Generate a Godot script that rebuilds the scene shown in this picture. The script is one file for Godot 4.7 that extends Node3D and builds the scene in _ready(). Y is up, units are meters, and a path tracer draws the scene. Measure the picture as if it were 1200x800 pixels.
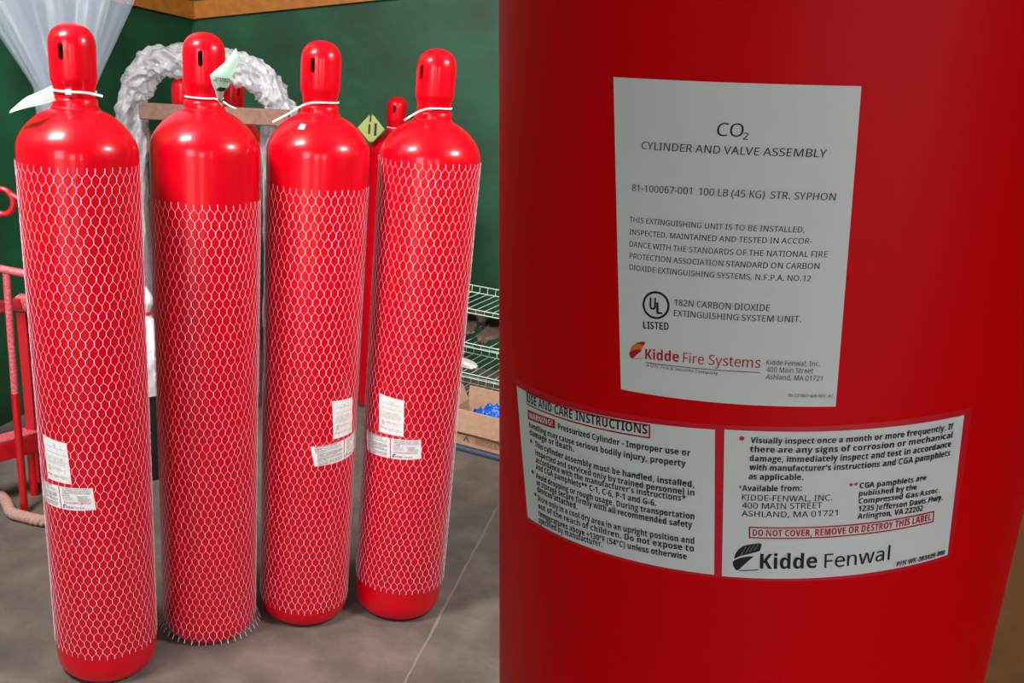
extends Node3D

const R := 0.1335            # radius of a gas cylinder
const H := 1.635             # its height to the top of the cap
var M := {}
var text_cache := {}
var fonts := {}
var cap_mesh: ArrayMesh
var body_mesh: ArrayMesh
var ring_mesh: ArrayMesh
var sleeve_mat: StandardMaterial3D

# the room: a is along the back wall, b comes out from it towards the door, y is up
const CORNER := Vector3(-1.235, 0, -5.6)
const EA := Vector3(0.9657, 0, 0.2596)
const EB := Vector3(-0.2596, 0, 0.9657)

# ------------------------------------------------------------------ mesh builder
class Mb:
	var v := PackedVector3Array()
	var n := PackedVector3Array()
	var uv := PackedVector2Array()
	var ix := PackedInt32Array()
	func vert(p: Vector3, q: Vector3, t := Vector2.ZERO) -> int:
		v.append(p); n.append(q); uv.append(t)
		return v.size() - 1
	func tri(a: int, b: int, c: int) -> void:
		var f := (v[b] - v[a]).cross(v[c] - v[a])
		if f.dot(n[a] + n[b] + n[c]) > 0.0:
			ix.append(a); ix.append(c); ix.append(b)
		else:
			ix.append(a); ix.append(b); ix.append(c)
	func quad(a: int, b: int, c: int, d: int) -> void:
		tri(a, b, c); tri(a, c, d)
	func face(p: Array) -> void:      # flat polygon, fan; normal from the first three points (counter-clockwise seen from outside)
		var q: Vector3 = (p[1] - p[0]).cross(p[2] - p[0]).normalized()
		var k := []
		for x in p: k.append(vert(x, q))
		for i in range(1, p.size() - 1): tri(k[0], k[i], k[i + 1])
	func box(lo: Vector3, hi: Vector3, t := Transform3D(), bev := 0.0) -> void:
		# a box with chamfered edges
		var c := (lo + hi) / 2.0
		var e := (hi - lo) / 2.0
		var b: float = minf(bev, minf(e.x, minf(e.y, e.z)) * 0.9)
		for ax in 3:
			for s in [-1.0, 1.0]:
				var u := (ax + 1) % 3
				var w := (ax + 2) % 3
				var ps := []
				for k in [[-1, -1], [1, -1], [1, 1], [-1, 1]]:
					var p := Vector3.ZERO
					p[ax] = s * e[ax]; p[u] = k[0] * (e[u] - b); p[w] = k[1] * (e[w] - b)
					ps.append(t * (c + p))
				if s < 0: ps.reverse()
				face(ps)
		if b <= 0.0: return
		for ax in 3:                  # twelve edge strips
			var u := (ax + 1) % 3
			var w := (ax + 2) % 3
			for su in [-1.0, 1.0]:
				for sw in [-1.0, 1.0]:
					var nn := Vector3.ZERO
					nn[u] = su; nn[w] = sw
					nn = (t.basis * nn).normalized()
					var k := []
					for q in [[-1, 0], [1, 0], [1, 1], [-1, 1]]:
						var p := Vector3.ZERO
						p[ax] = q[0] * (e[ax] - b)
						p[u] = su * (e[u] - (b if q[1] == 1 else 0.0)); p[w] = sw * (e[w] - (0.0 if q[1] == 1 else b))
						k.append(vert(t * (c + p), nn))
					quad(k[0], k[1], k[2], k[3])
		for sx in [-1.0, 1.0]:
			for sy in [-1.0, 1.0]:
				for sz in [-1.0, 1.0]:
					var nn := (t.basis * Vector3(sx, sy, sz)).normalized()
					var s := Vector3(sx, sy, sz)
					var k := []
					for i in 3:
						var p := s * e
						p[(i + 1) % 3] -= s[(i + 1) % 3] * b
						p[(i + 2) % 3] -= s[(i + 2) % 3] * b
						k.append(vert(t * (c + p), nn))
					tri(k[0], k[1], k[2])
	func lathe(prof: Array, sides: int, t := Transform3D(), sharp := 0.75) -> void:
		# prof: Vector2(r, y) from bottom to top, outside to the right
		var m := prof.size()
		var segn := []
		for i in m - 1:
			var d: Vector2 = prof[i + 1] - prof[i]
			segn.append(Vector2(d.y, -d.x).normalized())
		for i in m - 1:
			var na: Vector2 = segn[i]
			var nb: Vector2 = segn[i]
			if i > 0 and segn[i].dot(segn[i - 1]) > sharp: na = (segn[i] + segn[i - 1]).normalized()
			if i < m - 2 and segn[i].dot(segn[i + 1]) > sharp: nb = (segn[i] + segn[i + 1]).normalized()
			var last := []
			for k in sides + 1:
				var th := TAU * k / sides
				var o := Vector3(sin(th), 0, cos(th))
				var a := vert(t * (o * prof[i].x + Vector3.UP * prof[i].y), (t.basis * (o * na.x + Vector3.UP * na.y)).normalized(), Vector2(float(k) / sides, prof[i].y))
				var b := vert(t * (o * prof[i + 1].x + Vector3.UP * prof[i + 1].y), (t.basis * (o * nb.x + Vector3.UP * nb.y)).normalized(), Vector2(float(k) / sides, prof[i + 1].y))
				if k > 0: quad(last[0], a, b, last[1])
				last = [a, b]
	func tube(pts: Array, r, sides := 8, closed := false, flat := 1.0) -> void:
		# r: one radius or one per point
		var m := pts.size()
		var up := Vector3.UP
		var rings := []
		var px := Vector3.ZERO
		for i in m:
			var a: Vector3 = pts[(i - 1 + m) % m] if closed or i > 0 else pts[i]
			var b: Vector3 = pts[(i + 1) % m] if closed or i < m - 1 else pts[i]
			var d := (b - a).normalized()
			if px == Vector3.ZERO:
				px = d.cross(up if absf(d.y) < 0.9 else Vector3.RIGHT).normalized()
			px = (px - d * px.dot(d)).normalized()
			var py := d.cross(px)
			var rr: float = r[i] if r is Array else r
			var ring := []
			for k in sides:
				var th := TAU * k / sides
				var o := px * cos(th) * flat + py * sin(th)
				ring.append(vert(pts[i] + o * rr, o.normalized()))
			rings.append(ring)
		for i in (m if closed else m - 1):
			var q: Array = rings[i]
			var w: Array = rings[(i + 1) % m]
			for k in sides:
				quad(q[k], q[(k + 1) % sides], w[(k + 1) % sides], w[k])
		if not closed:
			for e in [0, m - 1]:
				var d2: Vector3 = (pts[0] - pts[1]).normalized() if e == 0 else (pts[m - 1] - pts[m - 2]).normalized()
				var c := vert(pts[e], d2)
				var k2 := []
				for k in sides: k2.append(vert(v[rings[e][k]], d2))
				for k in sides: tri(c, k2[k], k2[(k + 1) % sides])
	func sheet(rows: Array, th := 0.0) -> void:
		# rows of points, smooth normals; th > 0 gives the sheet a real thickness
		var a := rows.size()
		var b: int = rows[0].size()
		var nn := []
		for i in a:
			var row := []
			for j in b:
				var du: Vector3 = rows[i][mini(j + 1, b - 1)] - rows[i][maxi(j - 1, 0)]
				var dv: Vector3 = rows[mini(i + 1, a - 1)][j] - rows[maxi(i - 1, 0)][j]
				var q := du.cross(dv)
				row.append(q.normalized() if q.length() > 1e-12 else Vector3.UP)
			nn.append(row)
		var sides := [1.0] if th <= 0.0 else [1.0, -1.0]
		for s in sides:
			var id := []
			for i in a:
				var row := []
				for j in b:
					row.append(vert(rows[i][j] + nn[i][j] * s * th / 2.0, nn[i][j] * s, Vector2(float(j) / maxf(b - 1, 1), float(i) / maxf(a - 1, 1))))
				id.append(row)
			for i in a - 1:
				for j in b - 1:
					quad(id[i][j], id[i][j + 1], id[i + 1][j + 1], id[i + 1][j])
		if th > 0.0:
			var edge := []
			for j in b: edge.append([0, j])
			for i in range(1, a): edge.append([i, b - 1])
			for j in range(b - 2, -1, -1): edge.append([a - 1, j])
			for i in range(a - 2, -1, -1): edge.append([i, 0])
			for k in edge.size() - 1:
				var p: Array = edge[k]
				var q: Array = edge[k + 1]
				var pa: Vector3 = rows[p[0]][p[1]]
				var qa: Vector3 = rows[q[0]][q[1]]
				var m1: Vector3 = nn[p[0]][p[1]]
				var m2: Vector3 = nn[q[0]][q[1]]
				if pa.distance_to(qa) < 1e-7: continue
				face([pa + m1 * th / 2, pa - m1 * th / 2, qa - m2 * th / 2, qa + m2 * th / 2])
	func done() -> ArrayMesh:
		var arr := []
		arr.resize(Mesh.ARRAY_MAX)
		arr[Mesh.ARRAY_VERTEX] = v; arr[Mesh.ARRAY_NORMAL] = n; arr[Mesh.ARRAY_TEX_UV] = uv; arr[Mesh.ARRAY_INDEX] = ix
		var m := ArrayMesh.new()
		m.add_surface_from_arrays(Mesh.PRIMITIVE_TRIANGLES, arr)
		return m

# ------------------------------------------------------------------ scene helpers
func numbered(called: String) -> String:
	if not has_node(NodePath(called)): return called
	var i := 1
	while has_node(NodePath("%s_%03d" % [called, i])): i += 1
	return "%s_%03d" % [called, i]

func meta(o: Node, label: String, category := "", group := "") -> void:
	o.set_meta("label", label)
	if category: o.set_meta("category", category)
	if group: o.set_meta("group", group)

func thing(called: String, label: String, category: String, at := Vector3.ZERO, group := "") -> Node3D:
	var o := Node3D.new()
	o.name = numbered(called)
	add_child(o)
	o.position = at
	meta(o, label, category, group)
	return o

func obj(called: String, mesh: Mesh, m: Material, parent: Node3D = null) -> MeshInstance3D:
	var o := MeshInstance3D.new()
	o.mesh = mesh
	o.material_override = m
	o.cast_shadow = GeometryInstance3D.SHADOW_CASTING_SETTING_ON
	if parent == null:
		o.name = numbered(called)
		add_child(o)
	else:
		o.name = called
		if parent.has_node(NodePath(called)):
			var i := 1
			while parent.has_node(NodePath("%s_%03d" % [called, i])): i += 1
			o.name = "%s_%03d" % [called, i]
		parent.add_child(o, true)
	return o

func struct(called: String, mesh: Mesh, m: Material, parent: Node3D = null) -> MeshInstance3D:
	var o := obj(called, mesh, m, parent)
	if parent == null: o.set_meta("kind", "structure")
	return o

func spline(p: Array, steps: int) -> Array:      # Catmull-Rom through points
	var out := []
	for i in p.size() - 1:
		var a: Vector3 = p[maxi(i - 1, 0)]
		var b: Vector3 = p[i]
		var c: Vector3 = p[i + 1]
		var d: Vector3 = p[mini(i + 2, p.size() - 1)]
		for k in steps:
			var t := float(k) / steps
			out.append(0.5 * (2.0 * b + (c - a) * t + (2.0 * a - 5.0 * b + 4.0 * c - d) * t * t + (3.0 * b - a - 3.0 * c + d) * t * t * t))
	out.append(p[p.size() - 1])
	return out

func noise_tex(freq: float, lo: Color, hi: Color, sd: int, mid := Color(0, 0, 0, 0), size := 512) -> NoiseTexture2D:
	var f := FastNoiseLite.new()
	f.seed = sd; f.frequency = freq; f.fractal_octaves = 5
	var t := NoiseTexture2D.new()
	t.width = size; t.height = size; t.seamless = true; t.noise = f
	var g := Gradient.new()
	g.set_color(0, lo); g.set_color(1, hi)
	if mid.a > 0: g.add_point(0.5, mid)
	t.color_ramp = g
	return t

func bump_tex(freq: float, strength: float, sd: int) -> NoiseTexture2D:
	var f := FastNoiseLite.new()
	f.seed = sd; f.frequency = freq; f.fractal_octaves = 4
	var t := NoiseTexture2D.new()
	t.width = 512; t.height = 512; t.seamless = true; t.noise = f
	t.as_normal_map = true; t.bump_strength = strength
	return t

func mat(c: Color, rough := 0.6, metal := 0.0) -> StandardMaterial3D:
	var m := StandardMaterial3D.new()
	m.albedo_color = c; m.roughness = rough; m.metallic = metal
	return m

func grain(m: StandardMaterial3D, tex: Texture2D, scale: float, normal: Texture2D = null, ns := 0.5) -> StandardMaterial3D:
	m.albedo_texture = tex
	m.uv1_triplanar = true; m.uv1_world_triplanar = true
	m.uv1_scale = Vector3.ONE * scale
	if normal:
		m.normal_enabled = true; m.normal_texture = normal; m.normal_scale = ns
	return m

func glossy(c: Color, rough := 0.2) -> StandardMaterial3D:
	var m := mat(c, rough)
	m.clearcoat_enabled = true; m.clearcoat = 0.6; m.clearcoat_roughness = 0.08
	return m
const LAMP_L := 8.5
const LAMP_R := 5.0

# ------------------------------------------------------------------ label print, in (s, h) on the cylinder: s round it, h up it
const UPPER := [
	["CO", -.0201, .1738, -.0108, .1734, .0047, "rk"],
	["2", -.0107, .1725, -.0089, .1724, .0025, "rk"],
	["CYLINDER AND VALVE ASSEMBLY", -.0489, .1686, .0182, .1660, .0028, "rk"],
	["81-100067-001", -.0521, .1524, -.0276, .1523, .0026, "rk"],
	["100 LB (45 KG)", -.0249, .1522, -.0012, .1515, .0027, "rk"],
	["STR. SYPHON", .0008, .1515, .0231, .1507, .0026, "rk"],
	["THIS EXTINGUISHING UNIT IS TO BE INSTALLED,", -.0525, .1402, .0139, .1391, .0021, "rk"],
	["INSPECTED, MAINTAINED AND TESTED IN ACCOR-", -.0522, .1352, .0170, .1349, .0021, "rk"],
	["DANCE WITH THE STANDARDS OF THE NATIONAL FIRE", -.0519, .1303, .0229, .1299, .0022, "rk"],
	["PROTECTION ASSOCIATION STANDARD ON CARBON", -.0516, .1255, .0206, .1255, .0022, "rk"],
	["DIOXIDE EXTINGUISHING SYSTEMS, N.F.P.A. NO.12", -.0514, .1209, .0182, .1208, .0022, "rk"],
	["U", -.0415, .1055, -.0388, .1056, .0050, "bk"],
	["L", -.0384, .1040, -.0359, .1042, .0048, "bk"],
	["LISTED", -.0437, .0971, -.0328, .0980, .0031, "bk"],
	["182N CARBON DIOXIDE", -.0312, .1084, .0049, .1088, .0026, "rk"],
	["EXTINGUISHING SYSTEM UNIT.", -.0311, .1041, .0165, .1048, .0025, "rk"],
	["Kidde", -.0421, .0842, -.0277, .0850, .0044, "br"],
	["Fire Systems", -.0261, .0851, .0037, .0857, .0042, "rr"],
	["A UTC Fire & Security Company", -.0414, .0810, -.0119, .0815, .0013, "rk"],
	["Kidde Fenwal, Inc.", .0058, .0872, .0254, .0872, .0020, "rk"],
	["400 Main Street", .0061, .0842, .0232, .0843, .0021, "rk"],
	["Ashland, MA 01721", .0062, .0812, .0270, .0812, .0021, "rk"],
	["06-231867-026 REV. AC", .0151, .0743, .0319, .0743, .0013, "rk"],
]
const LOWER := [
	["USE AND CARE INSTRUCTIONS", -.1130, .0460, -.0390, .0508, .0044, "bk"],
	["WARNING!", -.1113, .0384, -.0911, .0407, .0029, "bw"],
	["Pressurized Cylinder - Improper use or", -.0873, .0404, -.0200, .0444, .0030, "bk"],
	["handling may cause serious bodily injury, property", -.1112, .0335, -.0215, .0393, .0029, "bk"],
	["damage or death.", -.1106, .0296, -.0765, .0323, .0031, "bk"],
	["This cylinder assembly must be handled, installed,", -.1053, .0253, -.0173, .0302, .0030, "bk"],
	["inspected and serviced only by trained personnel in", -.1047, .0210, -.0170, .0264, .0030, "bk"],
	["accordance with the manufacturer's instructions*", -.1042, .0172, -.0203, .0230, .0030, "bk"],
	["and CGA pamphlets** C-1, C-6, P-1 and G-6.", -.1041, .0137, -.0329, .0179, .0031, "bk"],
	["Avoid dropping or rough usage. During transportation", -.1040, .0088, -.0161, .0152, .0030, "bk"],
	["or storage secure firmly with all recommended safety", -.1032, .0054, -.0167, .0109, .0031, "bk"],
	["devices attached.", -.1026, .0018, -.0732, .0037, .0033, "bk"],
	["Store only in a cool dry area in an upright position and", -.1020, -.0027, -.0153, .0034, .0031, "bk"],
	["out of the reach of children. Do not expose to", -.1015, -.0068, -.0151, -.0004, .0031, "bk"],
	["temperatures above +130°F (54°C) unless otherwise", -.1011, -.0109, -.0179, -.0050, .0031, "bk"],
	["specified by manufacturer.", -.1008, -.0146, -.0580, -.0108, .0033, "bk"],
	["Visually inspect once a month or more frequently. If", .0031, .0535, .0841, .0573, .0026, "bk"],
	["there are any signs of corrosion or mechanical", .0033, .0495, .0845, .0534, .0027, "bk"],
	["damage, immediately inspect and test in accordance", .0035, .0454, .0847, .0494, .0027, "bk"],
	["with manufacturer's instructions and CGA pamphlets", .0038, .0414, .0851, .0454, .0027, "bk"],
	["as applicable.", .0039, .0372, .0249, .0385, .0027, "bk"],
	["*", .0007, .0316, .0017, .0317, .0027, "br"],
	["Available from:", .0019, .0316, .0248, .0335, .0027, "bk"],
	["KIDDE-FENWAL, INC.", .0022, .0274, .0372, .0294, .0027, "rk"],
	["400 MAIN STREET", .0025, .0237, .0336, .0259, .0027, "rk"],
	["ASHLAND, MA 01721", .0027, .0199, .0402, .0224, .0027, "rk"],
	["**", .0432, .0346, .0466, .0349, .0027, "br"],
	["CGA pamphlets are", .0474, .0346, .0756, .0358, .0025, "bk"],
	["published by the", .0476, .0311, .0720, .0320, .0025, "bk"],
	["Compressed Gas Assoc.", .0479, .0276, .0835, .0290, .0025, "bk"],
	["1235 Jefferson Davis Hwy.", .0483, .0240, .0857, .0252, .0026, "bk"],
	["Arlington, VA 22202", .0485, .0205, .0768, .0216, .0026, "bk"],
	["DO NOT COVER, REMOVE OR DESTROY THIS LABEL", .0079, .0112, .0818, .0165, .0031, "br"],
	["Kidde", .0123, -.0042, .0350, -.0025, .0072, "bk"],
	["Fenwal", .0380, -.0025, .0654, .0000, .0068, "rk"],
	["P/N WK-283429-000", .0693, -.0038, .0929, -.0021, .0023, "bk"],
]

func on_cyl(s: float, h: float, off: float) -> Vector3:
	return Vector3(sin(s / R) * (R + off), h, cos(s / R) * (R + off))

func font(bold: bool) -> Font:
	if not fonts.has(bold):
		var f := SystemFont.new()
		f.font_names = PackedStringArray(["Droid Sans"])
		f.font_weight = 700 if bold else 400
		fonts[bold] = f
	return fonts[bold]

func glyphs(text: String, bold: bool, curve: float) -> Array:      # flat triangles, baseline at y = 0, cap height 1, x from 0 to 1
	var key := "%s|%s|%s" % [text, bold, curve]
	if text_cache.has(key): return text_cache[key]
	var t := TextMesh.new()
	t.font = font(bold); t.font_size = 48; t.pixel_size = 0.01; t.depth = 0.0; t.curve_step = curve
	t.text = "H"
	var a := t.get_mesh_arrays()
	var base := INF
	var top := -INF
	for p in a[Mesh.ARRAY_VERTEX]:
		base = minf(base, p.y); top = maxf(top, p.y)
	t.text = text
	a = t.get_mesh_arrays()
	var lo := INF
	var hi := -INF
	for p in a[Mesh.ARRAY_VERTEX]:
		lo = minf(lo, p.x); hi = maxf(hi, p.x)
	var out := PackedVector2Array()
	for p in a[Mesh.ARRAY_VERTEX]: out.append(Vector2((p.x - lo) / (hi - lo), (p.y - base) / (top - base)))
	var ids: PackedInt32Array = a[Mesh.ARRAY_INDEX] if a[Mesh.ARRAY_INDEX] != null else PackedInt32Array(range(out.size()))
	text_cache[key] = [out, ids]
	return text_cache[key]

# fr: where a label lies on its cylinder: [s0, h0, k]
func put(fr: Array, s: float, h: float, off: float) -> Vector3:
	return on_cyl(fr[0] + s * fr[2], fr[1] + h * fr[2], off)

func put_text(b: Mb, fr: Array, row: Array, off: float, curve: float) -> void:
	var g := glyphs(row[0], row[6][0] == "b", curve)
	var l := Vector2(row[1], row[2])
	var r := Vector2(row[3], row[4])
	var up: Vector2 = Vector2(-(r - l).y, (r - l).x).normalized() * float(row[5])
	if row[0] == "*" or row[0] == "**": up *= 0.9
	var first := b.v.size()
	for q in g[0]:
		var p: Vector2 = l + (r - l) * q.x + up * q.y
		var w := put(fr, p.x, p.y, off)
		b.vert(w, Vector3(w.x, 0, w.z).normalized())
	var ids: PackedInt32Array = g[1]
	for i in range(0, ids.size() - 2, 3): b.tri(first + ids[i], first + ids[i + 1], first + ids[i + 2])

func put_quad(b: Mb, fr: Array, tl: Vector2, tr: Vector2, br: Vector2, bl: Vector2, off: float, nu := 16) -> void:
	var rows := []
	for i in 3:
		var row := []
		for j in nu + 1:
			var u := float(j) / nu
			var p := tl.lerp(tr, u).lerp(bl.lerp(br, u), i / 2.0)
			row.append(put(fr, p.x, p.y, off))
		rows.append(row)
	var id := []
	for row in rows:
		var q := []
		for p in row: q.append(b.vert(p, Vector3(p.x, 0, p.z).normalized()))
		id.append(q)
	for i in 2:
		for j in nu: b.quad(id[i][j], id[i][j + 1], id[i + 1][j + 1], id[i + 1][j])

func put_frame(b: Mb, fr: Array, c: Array, t: float, off: float) -> void:      # outline of a quad: tl tr br bl
	var m: Vector2 = (c[0] + c[1] + c[2] + c[3]) / 4.0
	var inner := []
	var ux: Vector2 = (c[1] - c[0]).normalized() * t
	var uy: Vector2 = (c[3] - c[0]).normalized() * t
	inner = [c[0] + ux + uy, c[1] - ux + uy, c[2] - ux - uy, c[3] + ux - uy]
	put_quad(b, fr, c[0], c[1], inner[1], inner[0], off)
	put_quad(b, fr, inner[3], inner[2], c[2], c[3], off)
	put_quad(b, fr, c[0], inner[0], inner[3], c[3], off, 1)
	put_quad(b, fr, inner[1], c[1], c[2], inner[2], off, 1)

func put_poly(b: Mb, fr: Array, p: PackedVector2Array, off: float) -> void:
	var first := b.v.size()
	for q in p:
		var w := put(fr, q.x, q.y, off)
		b.vert(w, Vector3(w.x, 0, w.z).normalized())
	var ids := Geometry2D.triangulate_polygon(p)
	for i in range(0, ids.size(), 3): b.tri(first + ids[i], first + ids[i + 1], first + ids[i + 2])

func put_dot(b: Mb, fr: Array, c: Vector2, rx: float, ry: float, off: float, inner := 0.0) -> void:
	var first := b.v.size()
	var m := 32
	for k in m:
		var d := Vector2(cos(TAU * k / m), sin(TAU * k / m))
		for f in [1.0, inner]:
			var w := put(fr, c.x + d.x * rx * f, c.y + d.y * ry * f, off)
			b.vert(w, Vector3(w.x, 0, w.z).normalized())
	for k in m:
		var i := first + 2 * k
		var j := first + 2 * ((k + 1) % m)
		b.quad(i, j, j + 1, i + 1)

func put_line(b: Mb, fr: Array, l: Vector2, r: Vector2, t: float, off: float) -> void:
	var d := Vector2(0, t / 2)
	put_quad(b, fr, l + d, r + d, r - d, l - d, off)

func smooth2(p: Array) -> PackedVector2Array:       # closed outline with rounded course
	var out := PackedVector2Array()
	var m := p.size()
	for i in m:
		var a: Vector2 = p[(i - 1 + m) % m]
		var b: Vector2 = p[i]
		var c: Vector2 = p[(i + 1) % m]
		var d: Vector2 = p[(i + 2) % m]
		for k in 4:
			var t := k / 4.0
			out.append(0.5 * (2.0 * b + (c - a) * t + (2.0 * a - 5.0 * b + 4.0 * c - d) * t * t + (3.0 * b - a - 3.0 * c + d) * t * t * t))
	return out

func add_labels(cyl: Node3D, fr: Array, curve: float, which: String) -> void:
	var V := func(x: float, y: float) -> Vector2: return Vector2(x, y)
	var eps := 0.00012
	# the white assembly label
	var b := Mb.new()
	put_quad(b, fr, V.call(-0.0630, 0.1950), V.call(0.0269, 0.1897), V.call(0.0334, 0.0705), V.call(-0.0526, 0.0686), eps * 1.5)
	var paper := obj("assembly_label", b.done(), M.paper, cyl)
	paper.set_meta("label", "white assembly label with black print" + which)
	var k := Mb.new()
	var r := Mb.new()
	for row in UPPER: put_text(r if row[6][1] == "r" else k, fr, row, eps * 3, curve)
	put_dot(k, fr, V.call(-0.0389, 0.1076), 0.0058, 0.0058, eps * 3, 0.84)
	put_line(k, fr, V.call(-0.0417, 0.0827), V.call(0.0037, 0.0838), 0.0003, eps * 3)
	put_line(r, fr, V.call(-0.0477, 0.0833), V.call(-0.0431, 0.0843), 0.00025, eps * 3)
	put_poly(r, fr, smooth2([V.call(-0.0492, 0.0862), V.call(-0.0463, 0.0876), V.call(-0.0438, 0.0878), V.call(-0.0456, 0.0858), V.call(-0.0479, 0.0834), V.call(-0.0491, 0.0843)]), eps * 3)
	put_poly(r, fr, smooth2([V.call(-0.0427, 0.0916), V.call(-0.0431, 0.0898), V.call(-0.0452, 0.0905), V.call(-0.0470, 0.0899), V.call(-0.0456, 0.0908)]), eps * 3)
	obj("black_print", k.done(), M.ink, paper)
	obj("red_print", r.done(), M.ink_red, paper)
	var o := Mb.new()
	put_poly(o, fr, smooth2([V.call(-0.0433, 0.0894), V.call(-0.0440, 0.0881), V.call(-0.0463, 0.0883), V.call(-0.0490, 0.0867), V.call(-0.0484, 0.0885), V.call(-0.0472, 0.0897), V.call(-0.0452, 0.0903)]), eps * 3)
	obj("orange_logo_print", o.done(), M.ink_orange, paper)
	# the red bordered care label with two white panels
	b = Mb.new()
	put_quad(b, fr, V.call(-0.1275, 0.0535), V.call(0.0925, 0.0655), V.call(0.0978, -0.0050), V.call(-0.1135, -0.0185), eps, 32)
	var film := obj("care_label", b.done(), M.label_red, cyl)
	film.set_meta("label", "red bordered care label with two white panels" + which)
	b = Mb.new()
	put_quad(b, fr, V.call(-0.1261, 0.0501), V.call(-0.0111, 0.0577), V.call(-0.0059, -0.0102), V.call(-0.1119, -0.0165), eps * 2, 24)
	var p1 := obj("panel", b.done(), M.paper, film)
	b = Mb.new()
	put_quad(b, fr, V.call(-0.0074, 0.0582), V.call(0.0887, 0.0625), V.call(0.0950, -0.0030), V.call(-0.0027, -0.0103), eps * 2, 24)
	obj("panel", b.done(), M.paper, film)
	k = Mb.new()
	r = Mb.new()
	var w := Mb.new()
	for row in LOWER: put_text(r if row[6][1] == "r" else (w if row[6][1] == "w" else k), fr, row, eps * 4.5, curve)
	put_frame(r, fr, [V.call(-0.1147, 0.0511), V.call(-0.0380, 0.0555), V.call(-0.0376, 0.0490), V.call(-0.1140, 0.0444)], 0.0007, eps * 3.5)
	put_quad(r, fr, V.call(-0.1130, 0.0421), V.call(-0.0899, 0.0443), V.call(-0.0897, 0.0398), V.call(-0.1125, 0.0373), eps * 3.5)
	put_frame(r, fr, [V.call(0.0060, 0.0153), V.call(0.0828, 0.0206), V.call(0.0835, 0.0152), V.call(0.0065, 0.0098)], 0.0006, eps * 3.5)
	for q in [V.call(-0.1092, 0.0267), V.call(-0.1071, 0.0107), V.call(-0.1044, -0.0005), V.call(-0.0004, 0.0551)]: put_dot(r, fr, q, 0.0010, 0.0010, eps * 3.5)
	put_poly(k, fr, smooth2([V.call(0.0112, 0.0078), V.call(0.0117, 0.0060), V.call(0.0111, 0.0040), V.call(0.0078, 0.0032), V.call(0.0035, 0.0006), V.call(0.0016, -0.0007), V.call(0.0024, 0.0029), V.call(0.0052, 0.0061)]), eps * 3.5)
	put_poly(k, fr, smooth2([V.call(0.0013, -0.0021), V.call(0.0044, 0.0000), V.call(0.0092, 0.0014), V.call(0.0072, -0.0010), V.call(0.0036, -0.0062), V.call(0.0018, -0.0049)]), eps * 3.5)
	put_line(k, fr, V.call(0.0041, -0.0065), V.call(0.0117, -0.0050), 0.0004, eps * 3.5)
	for i in 4:      # the fine white cuts across the wing of the black logo
		put_line(w, fr, V.call(0.0040 + i * 0.0017, 0.0012 + i * 0.0010), V.call(0.0058 + i * 0.0016, 0.0058 + i * 0.0006), 0.00018, eps * 4)
	obj("black_print", k.done(), M.ink, film)
	obj("red_print", r.done(), M.ink_red, film)
	obj("white_print", w.done(), M.paper, film).set_meta("kind", "stuff")

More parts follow.
